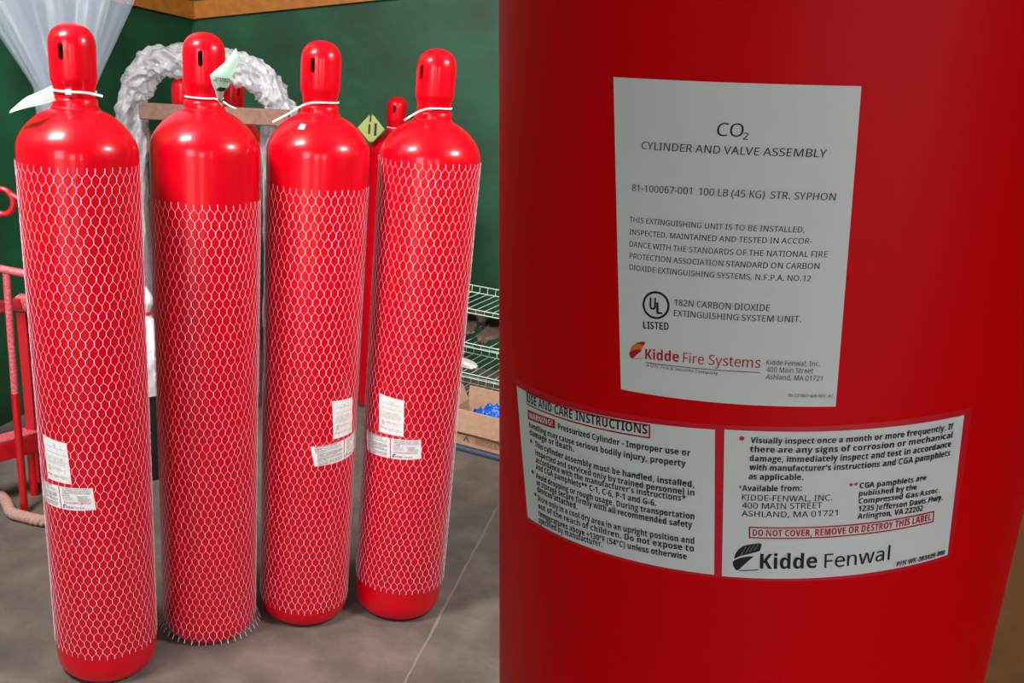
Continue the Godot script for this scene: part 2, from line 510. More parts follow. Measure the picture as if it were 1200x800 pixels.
# ------------------------------------------------------------------ gas cylinders
func make_cap() -> ArrayMesh:
	# a domed valve cap with two opposite slots cut through its wall
	var prof := [Vector2(0.0395, 1.4855), Vector2(0.0435, 1.4855), Vector2(0.0436, 1.497), Vector2(0.0448, 1.504), Vector2(0.0472, 1.512), Vector2(0.0496, 1.518), Vector2(0.0505, 1.526), Vector2(0.0505, 1.552), Vector2(0.0505, 1.586), Vector2(0.0503, 1.592), Vector2(0.0490, 1.603), Vector2(0.0468, 1.6095), Vector2(0.0428, 1.6165), Vector2(0.0370, 1.6232), Vector2(0.0290, 1.6290), Vector2(0.0190, 1.6330), Vector2(0.0090, 1.6350), Vector2(0.0, 1.6354)]
	var b := Mb.new()
	var sides := 60
	var nrm := func(y: float) -> Vector2:        # outward normal of the profile at a height
		var e := 0.003
		var d := Vector2(rad_at(prof, y + e) - rad_at(prof, y - e), 2.0 * e)
		return Vector2(d.y, -d.x).normalized()
	for i in prof.size() - 1:
		var p: Vector2 = prof[i]
		var q: Vector2 = prof[i + 1]
		var na: Vector2 = nrm.call(clampf(p.y, 1.487, 1.6345)) if i > 0 else Vector2(0, -1)
		var nb: Vector2 = nrm.call(clampf(q.y, 1.487, 1.6345)) if i > 0 else Vector2(0, -1)
		if i == prof.size() - 2: nb = Vector2(0, 1)
		for k in sides:
			var hole: bool = p.y > 1.551 and q.y < 1.604 and ((k + 3) % 30) < 6
			if hole: continue
			var id := []
			for e in [[p, na, k], [p, na, k + 1], [q, nb, k + 1], [q, nb, k]]:
				var th: float = TAU * e[2] / sides
				var o := Vector3(sin(th), 0, cos(th))
				id.append(b.vert(o * e[0].x + Vector3.UP * e[0].y, o * e[1].x + Vector3.UP * e[1].y))
			b.quad(id[0], id[1], id[2], id[3])
	var lo := 1.552
	var hi := 1.603
	var half := deg_to_rad(18.0) * 0.0505
	var m := 48
	for side in 2:
		var rings := []
		for k in m:
			var an := TAU * k / m
			var d := Vector2(cos(an), sin(an))
			var inner := Vector2(d.x * 0.0058, d.y * 0.0058 + signf(d.y) * 0.0112)
			var mid := Vector2(0, (lo + hi) / 2.0)
			var t := minf(half / maxf(absf(d.x), 1e-6), (hi - lo) / 2.0 / maxf(absf(d.y), 1e-6))
			var outer := d * t
			var row := []
			for f in [0.0, 0.5, 1.0]:
				var c: Vector2 = mid + inner.lerp(outer, f)
				var th: float = c.x / 0.0505 + PI * side
				var r := rad_at(prof, c.y)
				var nn: Vector2 = nrm.call(c.y)
				var o := Vector3(sin(th), 0, cos(th))
				row.append(b.vert(o * r + Vector3.UP * c.y, o * nn.x + Vector3.UP * nn.y))
			var p0: Vector3 = b.v[row[0]]
			var out := Vector3(p0.x, 0, p0.z).normalized()
			row.append(b.vert(p0, (Vector3.UP * -d.y + out.cross(Vector3.UP) * d.x).normalized()))
			row.append(b.vert(p0 - out * 0.006, b.n[row[3]]))
			rings.append(row)
		for k in m:
			var x: Array = rings[k]
			var y: Array = rings[(k + 1) % m]
			for j in 2: b.quad(x[j], x[j + 1], y[j + 1], y[j])
			b.quad(x[3], x[4], y[4], y[3])
	return b.done()

func rad_at(prof: Array, y: float) -> float:
	for i in range(1, prof.size() - 1):
		if y <= prof[i + 1].y:
			return lerpf(prof[i].x, prof[i + 1].x, clampf((y - prof[i].y) / (prof[i + 1].y - prof[i].y), 0.0, 1.0))
	return 0.0

func cylinder(called: String, label: String, group: String, slot: float) -> Node3D:
	if cap_mesh == null:
		cap_mesh = make_cap()
		var b := Mb.new()
		var p := [Vector2(0.0, 0.006), Vector2(0.085, 0.006), Vector2(0.092, 0.0), Vector2(0.104, 0.0), Vector2(0.115, 0.006), Vector2(0.1235, 0.015), Vector2(0.1295, 0.028), Vector2(0.1325, 0.042), Vector2(R, 0.060), Vector2(R, 1.362), Vector2(0.1330, 1.372), Vector2(0.1312, 1.383), Vector2(0.1275, 1.394), Vector2(0.1215, 1.405), Vector2(0.1130, 1.417), Vector2(0.1020, 1.429), Vector2(0.0890, 1.440), Vector2(0.0740, 1.4500), Vector2(0.0610, 1.4565), Vector2(0.0540, 1.4590), Vector2(0.0, 1.4590)]
		b.lathe(p, 96)
		body_mesh = b.done()
		b = Mb.new()
		b.lathe([Vector2(0.030, 1.458), Vector2(0.0530, 1.458), Vector2(0.0532, 1.461), Vector2(0.0500, 1.4645), Vector2(0.0485, 1.466), Vector2(0.0485, 1.4785), Vector2(0.0470, 1.4815), Vector2(0.0440, 1.4835), Vector2(0.0415, 1.4860), Vector2(0.030, 1.4860)], 48, Transform3D(), 0.8)
		ring_mesh = b.done()
	var t := thing(called, label, "gas cylinder", Vector3.ZERO, group)
	obj("body", body_mesh, M.red, t)
	obj("neck_ring", ring_mesh, M.red, t)
	var cap := obj("valve_cap", cap_mesh, M.red, t)
	cap.rotation.y = deg_to_rad(slot)
	return t

func net(called: String, label: String, h0: float, h1: float, twist: float, sd: int, flare: float, shape := 0.0) -> MeshInstance3D:
	# a sleeve of hexagonal plastic netting; every strand is a small prism
	var rng := RandomNumberGenerator.new()
	rng.seed = sd
	var nz := FastNoiseLite.new()
	nz.seed = sd; nz.frequency = 1.0
	var cols := 44
	var step := 0.0215
	var rows := int((h1 - h0) / step)
	var top := h1
	var pos := func(c: float, y: float) -> Vector3:
		var th := TAU * c / cols + twist * (y - h1) + 0.05 * nz.get_noise_2d(y * 3.0, 7.0)
		var x := Vector2(sin(th), cos(th))
		var rad := R + 0.0014 + 0.0016 * (0.5 + 0.5 * nz.get_noise_3d(x.x * 1.5, y * 2.2, x.y * 1.5)) + shape * 0.004 * maxf(0.0, sin(th)) * smoothstep(1.0, 0.0, y / h1)
		rad += flare * 0.010 * smoothstep(0.035, 0.0, y - h0) + 0.0006 * smoothstep(h1 - 0.03, h1, y)
		var yy := y + 0.004 * nz.get_noise_2d(th * 2.0, y * 6.0)
		return Vector3(x.x * rad, yy, x.y * rad)
	var b := Mb.new()
	var strand := func(p: Vector3, q: Vector3, r0: float, r1: float) -> void:
		var d := (q - p).normalized()
		var m := (p + q) / 2.0
		var out := Vector3(m.x, 0, m.z).normalized()
		var sx := d.cross(out).normalized()
		var sy := sx.cross(d)
		var f := b.v.size()
		for k in 4:
			var o: Vector3 = [sx, sy * 0.8, -sx, -sy * 0.8][k]
			b.v.append(p + o * r0); b.v.append(q + o * r1)
			var u := o.normalized()
			b.n.append(u); b.n.append(u); b.uv.append(Vector2.ZERO); b.uv.append(Vector2.ZERO)
		for k in 4:
			var a := f + 2 * k
			var c := f + 2 * ((k + 1) % 4)
			b.tri(a, c, c + 1); b.tri(a, c + 1, a + 1)
	for i in rows + 1:
		var y := top - i * step
		for c in cols:
			var cc := c + 0.5 * (i % 2) + rng.randf_range(-0.06, 0.06)
			var hl := step * rng.randf_range(0.20, 0.27)
			var thick := rng.randf_range(0.00055, 0.00090)
			var pa: Vector3 = pos.call(cc, y + hl)
			var pb: Vector3 = pos.call(cc, y - hl)
			strand.call(pa, pb, thick, thick)
			if i < rows:
				for s in [-0.5, 0.5]:
					strand.call(pb, pos.call(c + 0.5 * (i % 2) + s, y - step + step * 0.22), 0.00034, 0.00034)
	var o := obj(called, b.done(), M.net)
	meta(o, label, "netting", "plastic netting sleeves")
	return o

func neck_tie(called: String, label: String, at: Vector3, pts: Array, rad: float) -> Node3D:
	var b := Mb.new()
	b.tube(spline(pts, 6), rad, 6, false, 0.55)
	var o := obj(called, b.done(), M.tie)
	o.position = at
	meta(o, label, "cable tie", "cable ties round the cylinder necks")
	return o

func arc(rad: float, y: float, from: float, to: float, n: int, drop := 0.0) -> Array:      # points round a neck, degrees from +z towards +x
	var p := []
	for i in n + 1:
		var a := deg_to_rad(lerpf(from, to, float(i) / n))
		p.append(Vector3(sin(a) * rad, y - drop * (1.0 - cos(a)) * 0.5, cos(a) * rad))
	return p

func room_node(o: Node3D) -> void:
	o.transform = Transform3D(Basis(EA, Vector3.UP, EB), CORNER)

func boxes(list: Array, bev := 0.0) -> ArrayMesh:
	var b := Mb.new()
	for q in list: b.box(q[0], q[1], Transform3D(), bev)
	return b.done()

func _ready() -> void:
	# ---- camera
	var cam := Camera3D.new()
	cam.name = "camera"
	cam.transform = Transform3D(Basis(Vector3(0.99768, 0.06304, -0.02582), Vector3(-0.06812, 0.92323, -0.37817), Vector3(0, 0.37905, 0.92538)).orthonormalized(), Vector3(0, 1.626, 0))
	cam.projection = Camera3D.PROJECTION_FRUSTUM
	cam.keep_aspect = Camera3D.KEEP_HEIGHT
	cam.near = 0.05; cam.far = 100.0
	cam.size = 800.0 / 1118.82 * cam.near
	cam.frustum_offset = Vector2(140.0, 117.0) / 1118.82 * cam.near
	add_child(cam)
	cam.current = true
	# ---- sky and exposure
	var we := WorldEnvironment.new()
	we.name = "environment"
	var env := Environment.new()
	env.background_mode = Environment.BG_SKY
	var sm := ProceduralSkyMaterial.new()
	sm.sky_top_color = Color(0.80, 0.86, 0.96)
	sm.sky_horizon_color = Color(1.0, 0.98, 0.97)
	sm.ground_bottom_color = Color(0.42, 0.40, 0.38)
	sm.ground_horizon_color = Color(0.66, 0.65, 0.64)
	sm.sky_energy_multiplier = 1.0
	var sky := Sky.new()
	sky.sky_material = sm
	env.sky = sky
	env.background_energy_multiplier = 6.0
	env.tonemap_mode = Environment.TONE_MAPPER_LINEAR
	env.tonemap_exposure = 1.85
	env.sdfgi_enabled = true; env.ssao_enabled = true; env.ssil_enabled = true
	we.environment = env
	add_child(we)
	materials()
	room()
	unseen_flood_light("unseen_flood_light", "unseen flood light high at the left, lighting the front row", Vector3(-1.54, 3.03, -1.37), Vector3(0.05, -0.44, -0.90), Vector2(0.80, 0.46), LAMP_L)
	unseen_flood_light("unseen_flood_light", "unseen flood light high at the right, lighting the front row", Vector3(1.80, 2.58, -1.72), Vector3(-0.66, -0.40, -0.62), Vector2(0.60, 0.34), LAMP_R)
	front_cylinders()
	near_cylinder()
	brown_carton()
	wrapped_pack()
	left_corner()
	right_corner()

func materials() -> void:
	var peel := bump_tex(0.02, 1.2, 5)
	M.red = glossy(Color(0.75, 0.0, 0.08), 0.30)
	M.red.metallic_specular = 0.3; M.red.clearcoat = 0.35
	M.red_satin = mat(Color(0.87, 0.0, 0.025), 0.45)
	M.red_satin.metallic_specular = 0.22
	M.red.normal_enabled = true; M.red.normal_texture = peel; M.red.normal_scale = 0.12
	M.red.uv1_triplanar = true; M.red.uv1_scale = Vector3.ONE * 4.0
	M.paper = mat(Color(0.88, 0.89, 0.86), 0.5)
	M.ink = mat(Color(0.07, 0.06, 0.06), 0.6)
	M.ink_red = mat(Color(0.74, 0.03, 0.15), 0.6)
	M.ink_brown = mat(Color(0.42, 0.30, 0.24), 0.8)
	M.ink_faded = mat(Color(0.60, 0.45, 0.36), 0.8)
	M.carton = grain(mat(Color.WHITE, 0.75), noise_tex(0.01, Color(0.44, 0.29, 0.14), Color(0.56, 0.38, 0.20), 81), 1.5)
	M.ink_orange = mat(Color(0.90, 0.50, 0.12), 0.6)
	M.label_red = mat(Color(0.84, 0.0, 0.13), 0.45)
	M.net = mat(Color(0.96, 0.80, 0.86), 0.3)
	M.tie = mat(Color(0.95, 0.92, 0.86), 0.4)
	M.green = grain(mat(Color.WHITE, 0.62), noise_tex(0.006, Color(0.01, 0.18, 0.10), Color(0.08, 0.36, 0.21), 11, Color(0.03, 0.275, 0.16)), 0.6, bump_tex(0.03, 2.0, 12), 0.25)
	M.floor = grain(mat(Color.WHITE, 0.7), noise_tex(0.012, Color(0.33, 0.295, 0.27), Color(0.46, 0.415, 0.385), 21, Color(0.395, 0.355, 0.325)), 0.8, bump_tex(0.05, 3.0, 22), 0.3)
	M.seam = mat(Color(0.50, 0.46, 0.43), 0.8)
	M.ceiling = mat(Color(0.55, 0.58, 0.54), 0.8)
	M.wood = grain(mat(Color.WHITE, 0.55), noise_tex(0.02, Color(0.58, 0.33, 0.06), Color(0.74, 0.45, 0.10), 31), 1.5)
	M.ply = grain(mat(Color.WHITE, 0.6), noise_tex(0.015, Color(0.42, 0.28, 0.16), Color(0.56, 0.40, 0.24), 33), 1.2)
	M.plank = grain(mat(Color.WHITE, 0.7), noise_tex(0.02, Color(0.62, 0.48, 0.38), Color(0.74, 0.60, 0.48), 32), 2.5)
	M.batten = grain(mat(Color.WHITE, 0.7), noise_tex(0.02, Color(0.42, 0.30, 0.25), Color(0.54, 0.40, 0.34), 35), 2.5)  # darkened wood colour, includes the shade on the batten
	M.wire = mat(Color(0.78, 0.86, 0.78), 0.35)
	M.card = grain(mat(Color.WHITE, 0.8), noise_tex(0.02, Color(0.66, 0.52, 0.42), Color(0.76, 0.62, 0.51), 41), 3.0)
	M.blue = mat(Color(0.02, 0.36, 0.82), 0.3)
	M.tray = mat(Color(0.24, 0.28, 0.36), 0.5)
	M.brown = mat(Color(0.40, 0.31, 0.27), 0.7)
	M.strap = mat(Color(0.10, 0.08, 0.08), 0.6)
	M.white = mat(Color(0.85, 0.85, 0.82), 0.6)
	M.frame = glossy(Color(0.72, 0.02, 0.07), 0.35)
	M.worn = grain(mat(Color.WHITE, 0.5), noise_tex(0.03, Color(0.70, 0.08, 0.14), Color(0.86, 0.62, 0.62), 51), 6.0)
	M.rope = mat(Color(0.66, 0.52, 0.46), 0.9)
	M.lamp = mat(Color.WHITE, 0.5)
	M.lamp.emission_enabled = true; M.lamp.emission = Color(1.0, 0.98, 0.97); M.lamp.emission_energy_multiplier = 2.0
	M.film = mat(Color(0.72, 0.76, 0.83, 0.21), 0.3)
	M.film.transparency = BaseMaterial3D.TRANSPARENCY_ALPHA
	M.film.cull_mode = BaseMaterial3D.CULL_DISABLED
	M.wrap = mat(Color(0.88, 0.88, 0.90, 0.38), 0.18)
	M.wrap.transparency = BaseMaterial3D.TRANSPARENCY_ALPHA
	M.wrap.cull_mode = BaseMaterial3D.CULL_DISABLED
	M.wrap.normal_enabled = true; M.wrap.normal_texture = bump_tex(0.03, 8.0, 61); M.wrap.normal_scale = 1.0
	M.wrap.uv1_triplanar = true; M.wrap.uv1_scale = Vector3.ONE * 4.0
	M.tag_green = mat(Color(0.64, 0.77, 0.69), 0.6)
	M.tag_yellow_shaded = mat(Color(0.55, 0.60, 0.33), 0.6)  # albedo lowered to include the shade the diamond tag hangs in
	M.dark = mat(Color(0.10, 0.13, 0.12), 0.7)
	M.sack = grain(mat(Color.WHITE, 0.6), noise_tex(0.03, Color(0.82, 0.78, 0.80), Color(0.92, 0.90, 0.90), 71), 5.0, bump_tex(0.03, 5.0, 72), 0.8)

func room() -> void:
	var W := 4.4
	var D := 8.2
	var C := 3.3
	var t := 0.15
	var f := struct("floor", boxes([[Vector3(-t, -0.2, -t), Vector3(W + t, 0, D + t)]]), M.floor)
	room_node(f)
	var b := Mb.new()       # the pale seam between two floor slabs
	var p0 := Vector3(0.662, 0.0004, -4.16)
	var p1 := Vector3(-0.22, 0.0004, -1.2)
	var side := (p1 - p0).cross(Vector3.UP).normalized()
	var rng := RandomNumberGenerator.new()
	rng.seed = 3
	var rows := []
	for i in 61:
		var m := p0.lerp(p1, i / 60.0) + side * rng.randf_range(-0.002, 0.002)
		var w := rng.randf_range(0.0022, 0.0045)
		rows.append([m - side * w, m + side * w])
	b.sheet(rows, 0.0008)
	var seam := obj("joint_filler", b.done(), M.seam, f)
	seam.transform = f.transform.affine_inverse()
	room_node(struct("ceiling", boxes([[Vector3(-t, C, -t), Vector3(W + t, C + 0.15, D + t)]]), M.ceiling))
	room_node(struct("wall_back", boxes([[Vector3(-t, 0, -t), Vector3(W + t, C, 0)]]), M.green))
	room_node(struct("wall_left", boxes([[Vector3(-t, 0, 0), Vector3(0, C, D)]]), M.green))
	# right wall of plywood; its window, out of view, lights the close cylinder
	room_node(struct("wall_right", boxes([[Vector3(W, 0, 0), Vector3(W + t, 1.0, D)], [Vector3(W, 2.4, 0), Vector3(W + t, C, D)], [Vector3(W, 1.0, 0), Vector3(W + t, 2.4, 6.2)], [Vector3(W, 1.0, 7.4), Vector3(W + t, 2.4, D)]]), M.ply))
	# front wall with two doorways out of view, sized for the light they admit
	room_node(struct("wall_front", boxes([[Vector3(0, 0, D), Vector3(0.40, C, D + t)], [Vector3(2.0, 0, D), Vector3(3.0, C, D + t)], [Vector3(3.95, 0, D), Vector3(W, C, D + t)], [Vector3(0.40, 3.1, D), Vector3(2.0, C, D + t)], [Vector3(3.0, 2.5, D), Vector3(3.95, C, D + t)]]), M.green))
	room_node(struct("added_shade_pier", boxes([[Vector3(2.07, 0, 5.7), Vector3(2.22, C, D)]]), M.green))  # pier added out of view to keep light off the close cylinder
	var fr := struct("unseen_window_1", boxes([[Vector3(W, 1.0, 6.2), Vector3(W + 0.1, 1.05, 7.4)], [Vector3(W, 2.35, 6.2), Vector3(W + 0.1, 2.4, 7.4)], [Vector3(W, 1.05, 6.77), Vector3(W + 0.1, 2.35, 6.83)]]), M.white)
	room_node(fr)
	room_node(struct("unseen_door_1", boxes([[Vector3(0.40, 0, D), Vector3(0.46, 3.1, D + 0.1)], [Vector3(1.94, 0, D), Vector3(2.0, 3.1, D + 0.1)], [Vector3(0.46, 3.04, D), Vector3(1.94, 3.1, D + 0.1)]]), M.white))
	room_node(struct("unseen_door_2", boxes([[Vector3(3.0, 0, D), Vector3(3.06, 2.5, D + 0.1)], [Vector3(3.89, 0, D), Vector3(3.95, 2.5, D + 0.1)], [Vector3(3.06, 2.44, D), Vector3(3.89, 2.5, D + 0.1)]]), M.white))
	# timber strip along the two walls, sagging into the corner
	b = Mb.new()
	for q in [[Vector3(0.0, 1.705, 0.0), Vector3(2.6, 2.064, 0.0), Vector3(0, 0, 0.03)], [Vector3(0.0, 1.705, 0.0), Vector3(0.0, 1.90, 3.5), Vector3(0.03, 0, 0)]]:
		var u := Vector3(0, 0.085, 0)
		var a0: Vector3 = q[0]
		var a1: Vector3 = q[1]
		var o: Vector3 = q[2]
		var flip: bool = o.x > 0
		for fc in [[a0 + o, a1 + o, a1 + o + u, a0 + o + u], [a0, a1, a1 + o, a0 + o], [a0 + o + u, a1 + o + u, a1 + u, a0 + u], [a1 + o, a1, a1 + u, a1 + o + u]]:
			var g: Array = fc
			if flip: g.reverse()
			b.face(g)
	room_node(struct("trim_1", b.done(), M.wood))

func front_cylinders() -> void:
	var g := "red gas cylinders standing in the front row"
	var c1 := cylinder("gas_cylinder", "leftmost red gas cylinder of the front row, with a white paper tag at its neck", g, -10)
	c1.position = Vector3(-0.7526, 0, -2.2239)
	add_labels(c1, [-0.050, 0.535, 0.9], 6.0, "")
	var c2 := cylinder("gas_cylinder", "second red gas cylinder of the front row, a pale green tag at its cap", g, 2)
	c2.position = Vector3(-0.5101, 0, -2.4362)
	var c3 := cylinder("gas_cylinder", "red gas cylinder of the front row with its labels turned to the right", g, -19)
	c3.position = Vector3(-0.2425, 0, -2.5626)
	add_labels(c3, [0.131, 0.553, 0.9], 6.0, "")
	var c4 := cylinder("gas_cylinder", "rightmost red gas cylinder of the front row, labels facing left of centre", g, -50)
	c4.position = Vector3(0.0479, 0, -2.6278)
	add_labels(c4, [-0.048, 0.557, 0.9], 6.0, "")
	net("netting_sleeve", "white hexagonal netting round the leftmost front cylinder, stopping above its base", 0.090, 1.343, 0.10, 1, 0.0).position = c1.position
	net("netting_sleeve", "white hexagonal netting round the cylinder with the pale green tag, spread out on the floor", 0.012, 1.250, -0.06, 2, 1.6).position = c2.position
	net("netting_sleeve", "white hexagonal netting round the third front cylinder, ending just above the floor", 0.050, 1.286, 0.08, 3, 0.0).position = c3.position
	net("netting_sleeve", "white hexagonal netting round the rightmost front cylinder, loose along its right side", 0.097, 1.360, 0.22, 4, 0.0, 1.6).position = c4.position
	# ties round the necks
	var r := 0.0462
	var p := arc(r, 1.4965, 90, 360 + 40, 14)
	p.append_array([Vector3(0.050, 1.4955, 0.040), Vector3(0.081, 1.4935, 0.064)])
	var t1 := neck_tie("cable_tie", "white cable tie round the neck of the leftmost front cylinder, its tail pointing right", c1.position, p, 0.0030)
	var b := Mb.new()
	b.box(Vector3(-0.006, -0.0055, -0.004), Vector3(0.006, 0.0055, 0.004), Transform3D(Basis(Vector3.UP, deg_to_rad(4)), Vector3(0.003, 1.4965, 0.0495)), 0.001)
	obj("tie_head", b.done(), M.tie, t1)
	p = arc(r, 1.490, 110, 360 + 46, 14)
	p.append_array([Vector3(0.055, 1.4860, 0.050), Vector3(0.070, 1.479, 0.060), Vector3(0.088, 1.473, 0.062)])
	neck_tie("cable_tie", "cream cable tie round the neck of the second front cylinder, under the pale green tag", c2.position, p, 0.0022)
	p = arc(r + 0.001, 1.492, 180, 20, 8)
	p.append_array([Vector3(-0.020, 1.489, 0.050), Vector3(-0.046, 1.478, 0.056), Vector3(-0.070, 1.462, 0.070), Vector3(-0.108, 1.440, 0.082)])
	neck_tie("cable_tie", "loose white cable tie sloping left from the neck of the third front cylinder", c3.position, p, 0.0028)
	p = arc(r + 0.001, 1.493, 180, 10, 8)
	p.append_array([Vector3(-0.020, 1.490, 0.050), Vector3(-0.044, 1.480, 0.056), Vector3(-0.074, 1.461, 0.070)])
	neck_tie("cable_tie", "short white cable tie drooping left from the neck of the rightmost front cylinder", c4.position, p, 0.0028)
	# paper tag on the first neck
	var top := [Vector3(-0.781, 1.508, -2.165), Vector3(-0.800, 1.495, -2.135), Vector3(-0.826, 1.481, -2.125), Vector3(-0.862, 1.458, -2.150)]
	var bot := [Vector3(-0.775, 1.478, -2.165), Vector3(-0.792, 1.470, -2.130), Vector3(-0.822, 1.462, -2.110), Vector3(-0.870, 1.447, -2.145)]
	var ts := spline(top, 5)
	var bs := spline(bot, 5)
	var rows := []
	for i in ts.size():
		var row := []
		for j in 5: row.append(ts[i].lerp(bs[i], j / 4.0) + Vector3(0, 0, 0.006 * sin(PI * j / 4.0)))
		rows.append(row)
	b = Mb.new()
	b.sheet(rows, 0.0006)
	var tag := obj("paper_tag", b.done(), M.paper)
	meta(tag, "curled white paper tag at the neck of the leftmost front cylinder", "tag")
	# pale green tag on the second neck: rows from its tip down to the tie
	var edge := [[Vector3(-0.4155, 1.605, -2.330), Vector3(-0.4130, 1.604, -2.328)], [Vector3(-0.424, 1.590, -2.320), Vector3(-0.408, 1.588, -2.330)], [Vector3(-0.4395, 1.572, -2.310), Vector3(-0.411, 1.571, -2.325)], [Vector3(-0.4570, 1.557, -2.306), Vector3(-0.417, 1.556, -2.318)], [Vector3(-0.4700, 1.545, -2.308), Vector3(-0.422, 1.542, -2.314)], [Vector3(-0.4665, 1.525, -2.318), Vector3(-0.429, 1.524, -2.316)], [Vector3(-0.4620, 1.512, -2.326), Vector3(-0.440, 1.512, -2.322)], [Vector3(-0.4605, 1.498, -2.336), Vector3(-0.445, 1.499, -2.332)], [Vector3(-0.4560, 1.485, -2.344), Vector3(-0.447, 1.486, -2.342)], [Vector3(-0.4510, 1.478, -2.348), Vector3(-0.4495, 1.478, -2.348)]]
	rows = []
	for e in edge:
		var row := []
		for j in 7: row.append(e[0].lerp(e[1], j / 6.0) + Vector3(0, 0, 0.006 * sin(PI * j / 6.0) * minf(1.0, e[0].distance_to(e[1]) / 0.03)))
		rows.append(row)
	b = Mb.new()
	b.sheet(rows, 0.0006)
	tag = obj("hang_tag", b.done(), M.tag_green)
	meta(tag, "pale green twisted tag standing up beside the cap of the second front cylinder", "tag")
	b = Mb.new()
	var gl := glyphs("CO2 TERMIN", true, 4.0)
	for q in gl[0]: b.vert(Vector3(-0.4655 + 0.0410 * q.x, 1.5340 - 0.001 * q.x + 0.0085 * q.y, -2.3110 + 0.0075 * sin(PI * q.x)), Vector3(0, 0, 1))
	for i in range(0, gl[1].size() - 2, 3): b.tri(gl[1][i], gl[1][i + 1], gl[1][i + 2])
	obj("black_print", b.done(), M.dark, tag)
	b = Mb.new()
	b.sheet([[Vector3(-0.4585, 1.5185, -2.3185), Vector3(-0.446, 1.5215, -2.3105), Vector3(-0.4335, 1.5195, -2.3150)], [Vector3(-0.4585, 1.5125, -2.3225), Vector3(-0.448, 1.5115, -2.3160), Vector3(-0.4385, 1.5135, -2.3190)]], 0.0004)
	obj("grey_bar", b.done(), M.dark, tag)
	b = Mb.new()
	b.tube(arc(0.0045, 0, 0, 360, 12).slice(0, 12).map(func(q): return Vector3(-0.4505 + q.x, 1.4925 + q.z, -2.336)), 0.0012, 6, true)
	obj("eyelet", b.done(), M.strap, tag)
	# the small white sticker on the shoulder of the third
	b = Mb.new()
	var rr := []
	for i in 3:
		var row := []
		for j in 4:
			var a := deg_to_rad(-25.0 + j * 3.0)
			var q: float = 0.0895 + i * 0.0065
			row.append(Vector3(sin(a) * q, 1.4405 - i * 0.0058 + 0.0004, cos(a) * q))
		rr.append(row)
	b.sheet(rr, 0.0006)
	var st := obj("shoulder_sticker", b.done(), M.paper, c3)
	st.set_meta("label", "small white sticker on the shoulder")
	# the smaller cylinder behind, between the third and the fourth
	var c6 := cylinder("gas_cylinder", "smaller red gas cylinder standing far behind, between the two right front cylinders", "", -14)
	c6.scale = Vector3.ONE * 0.878
	c6.position = Vector3(-0.080, 0, -4.45)
	b = Mb.new()
	b.tube(arc(0.0412, 1.306, 0, 360, 20).slice(0, 20), 0.0018, 6, true)
	var t6 := obj("cable_tie", b.done(), M.tie)
	t6.position = c6.position
	meta(t6, "thin pale cable tie round the neck of the small cylinder far behind", "cable tie", "cable ties round the cylinder necks")
	rows = []
	for i in 9:
		var row := []
		var v := i / 8.0
		var w: float = 1.0 - absf(2.0 * v - 1.0)
		for j in 5:
			var u := (j / 4.0 - 0.5) * w
			row.append(Vector3(-0.185 + u * 0.118 + 0.004 * (v - 0.5), 1.303 + (0.5 - v) * 0.130, -4.345 + 0.02 * u * u))
		rows.append(row)
	b = Mb.new()
	b.sheet(rows, 0.001)
	tag = obj("diamond_tag", b.done(), M.tag_yellow_shaded)
	meta(tag, "yellow green diamond shaped tag hanging from the small cylinder far behind", "tag")
	b = Mb.new()
	for q in [[Vector3(-0.190, 1.345, 0), 0.0035, 0.030], [Vector3(-0.193, 1.300, 0), 0.0045, 0.040], [Vector3(-0.166, 1.300, 0), 0.0055, 0.052], [Vector3(-0.146, 1.300, 0), 0.004, 0.008], [Vector3(-0.228, 1.302, 0), 0.004, 0.004]]:
		var m: Vector3 = q[0]
		b.box(Vector3(m.x - q[1], m.y - q[2] / 2, -4.3446), Vector3(m.x + q[1], m.y + q[2] / 2, -4.3428))
	obj("black_print", b.done(), M.strap, tag).set_meta("kind", "stuff")

func near_cylinder() -> void:
	# the close cylinder at the right, leaning a little to the left on a tilted stand
	var up := Vector3(-0.10641, 0.99431, 0.00489)
	var out := Vector3(-0.32732, -0.03967, 0.94408)
	var c := cylinder("gas_cylinder", "large red gas cylinder close up at the right, its printed labels readable", "", 20)
	var base := Vector3(0.19287, 1.43831, -0.49300) - up * 0.54
	for q in ["body", "neck_ring", "valve_cap"]: c.get_node(q).material_override = M.red_satin
	c.transform = Transform3D(Basis(up.cross(out), up, out).orthonormalized(), base)
	add_labels(c, [0.0, 0.54, 1.0], 2.0, ", large and readable")
	var t := thing("wooden_stand", "plank stand carrying the large close cylinder at the right", "stand", Vector3(base.x, 0, base.z))
	var q := Transform3D(c.transform.basis, base - t.position)
	for i in 4:
		var b := Mb.new()
		b.box(Vector3(-0.17, -0.031, -0.17 + i * 0.085 + 0.002), Vector3(0.17, -0.001, -0.17 + (i + 1) * 0.085 - 0.002), q, 0.003)
		obj("plank", b.done(), M.plank, t)
	for s in [Vector2(-1, -1), Vector2(1, -1), Vector2(1, 1), Vector2(-1, 1)]:
		var b := Mb.new()
		var m: Vector3 = q * Vector3(s.x * 0.14, -0.031, s.y * 0.14)
		b.box(Vector3(m.x - 0.025, 0, m.z - 0.025), Vector3(m.x + 0.025, m.y + 0.002, m.z + 0.025), Transform3D(), 0.003)
		obj("leg", b.done(), M.plank, t)

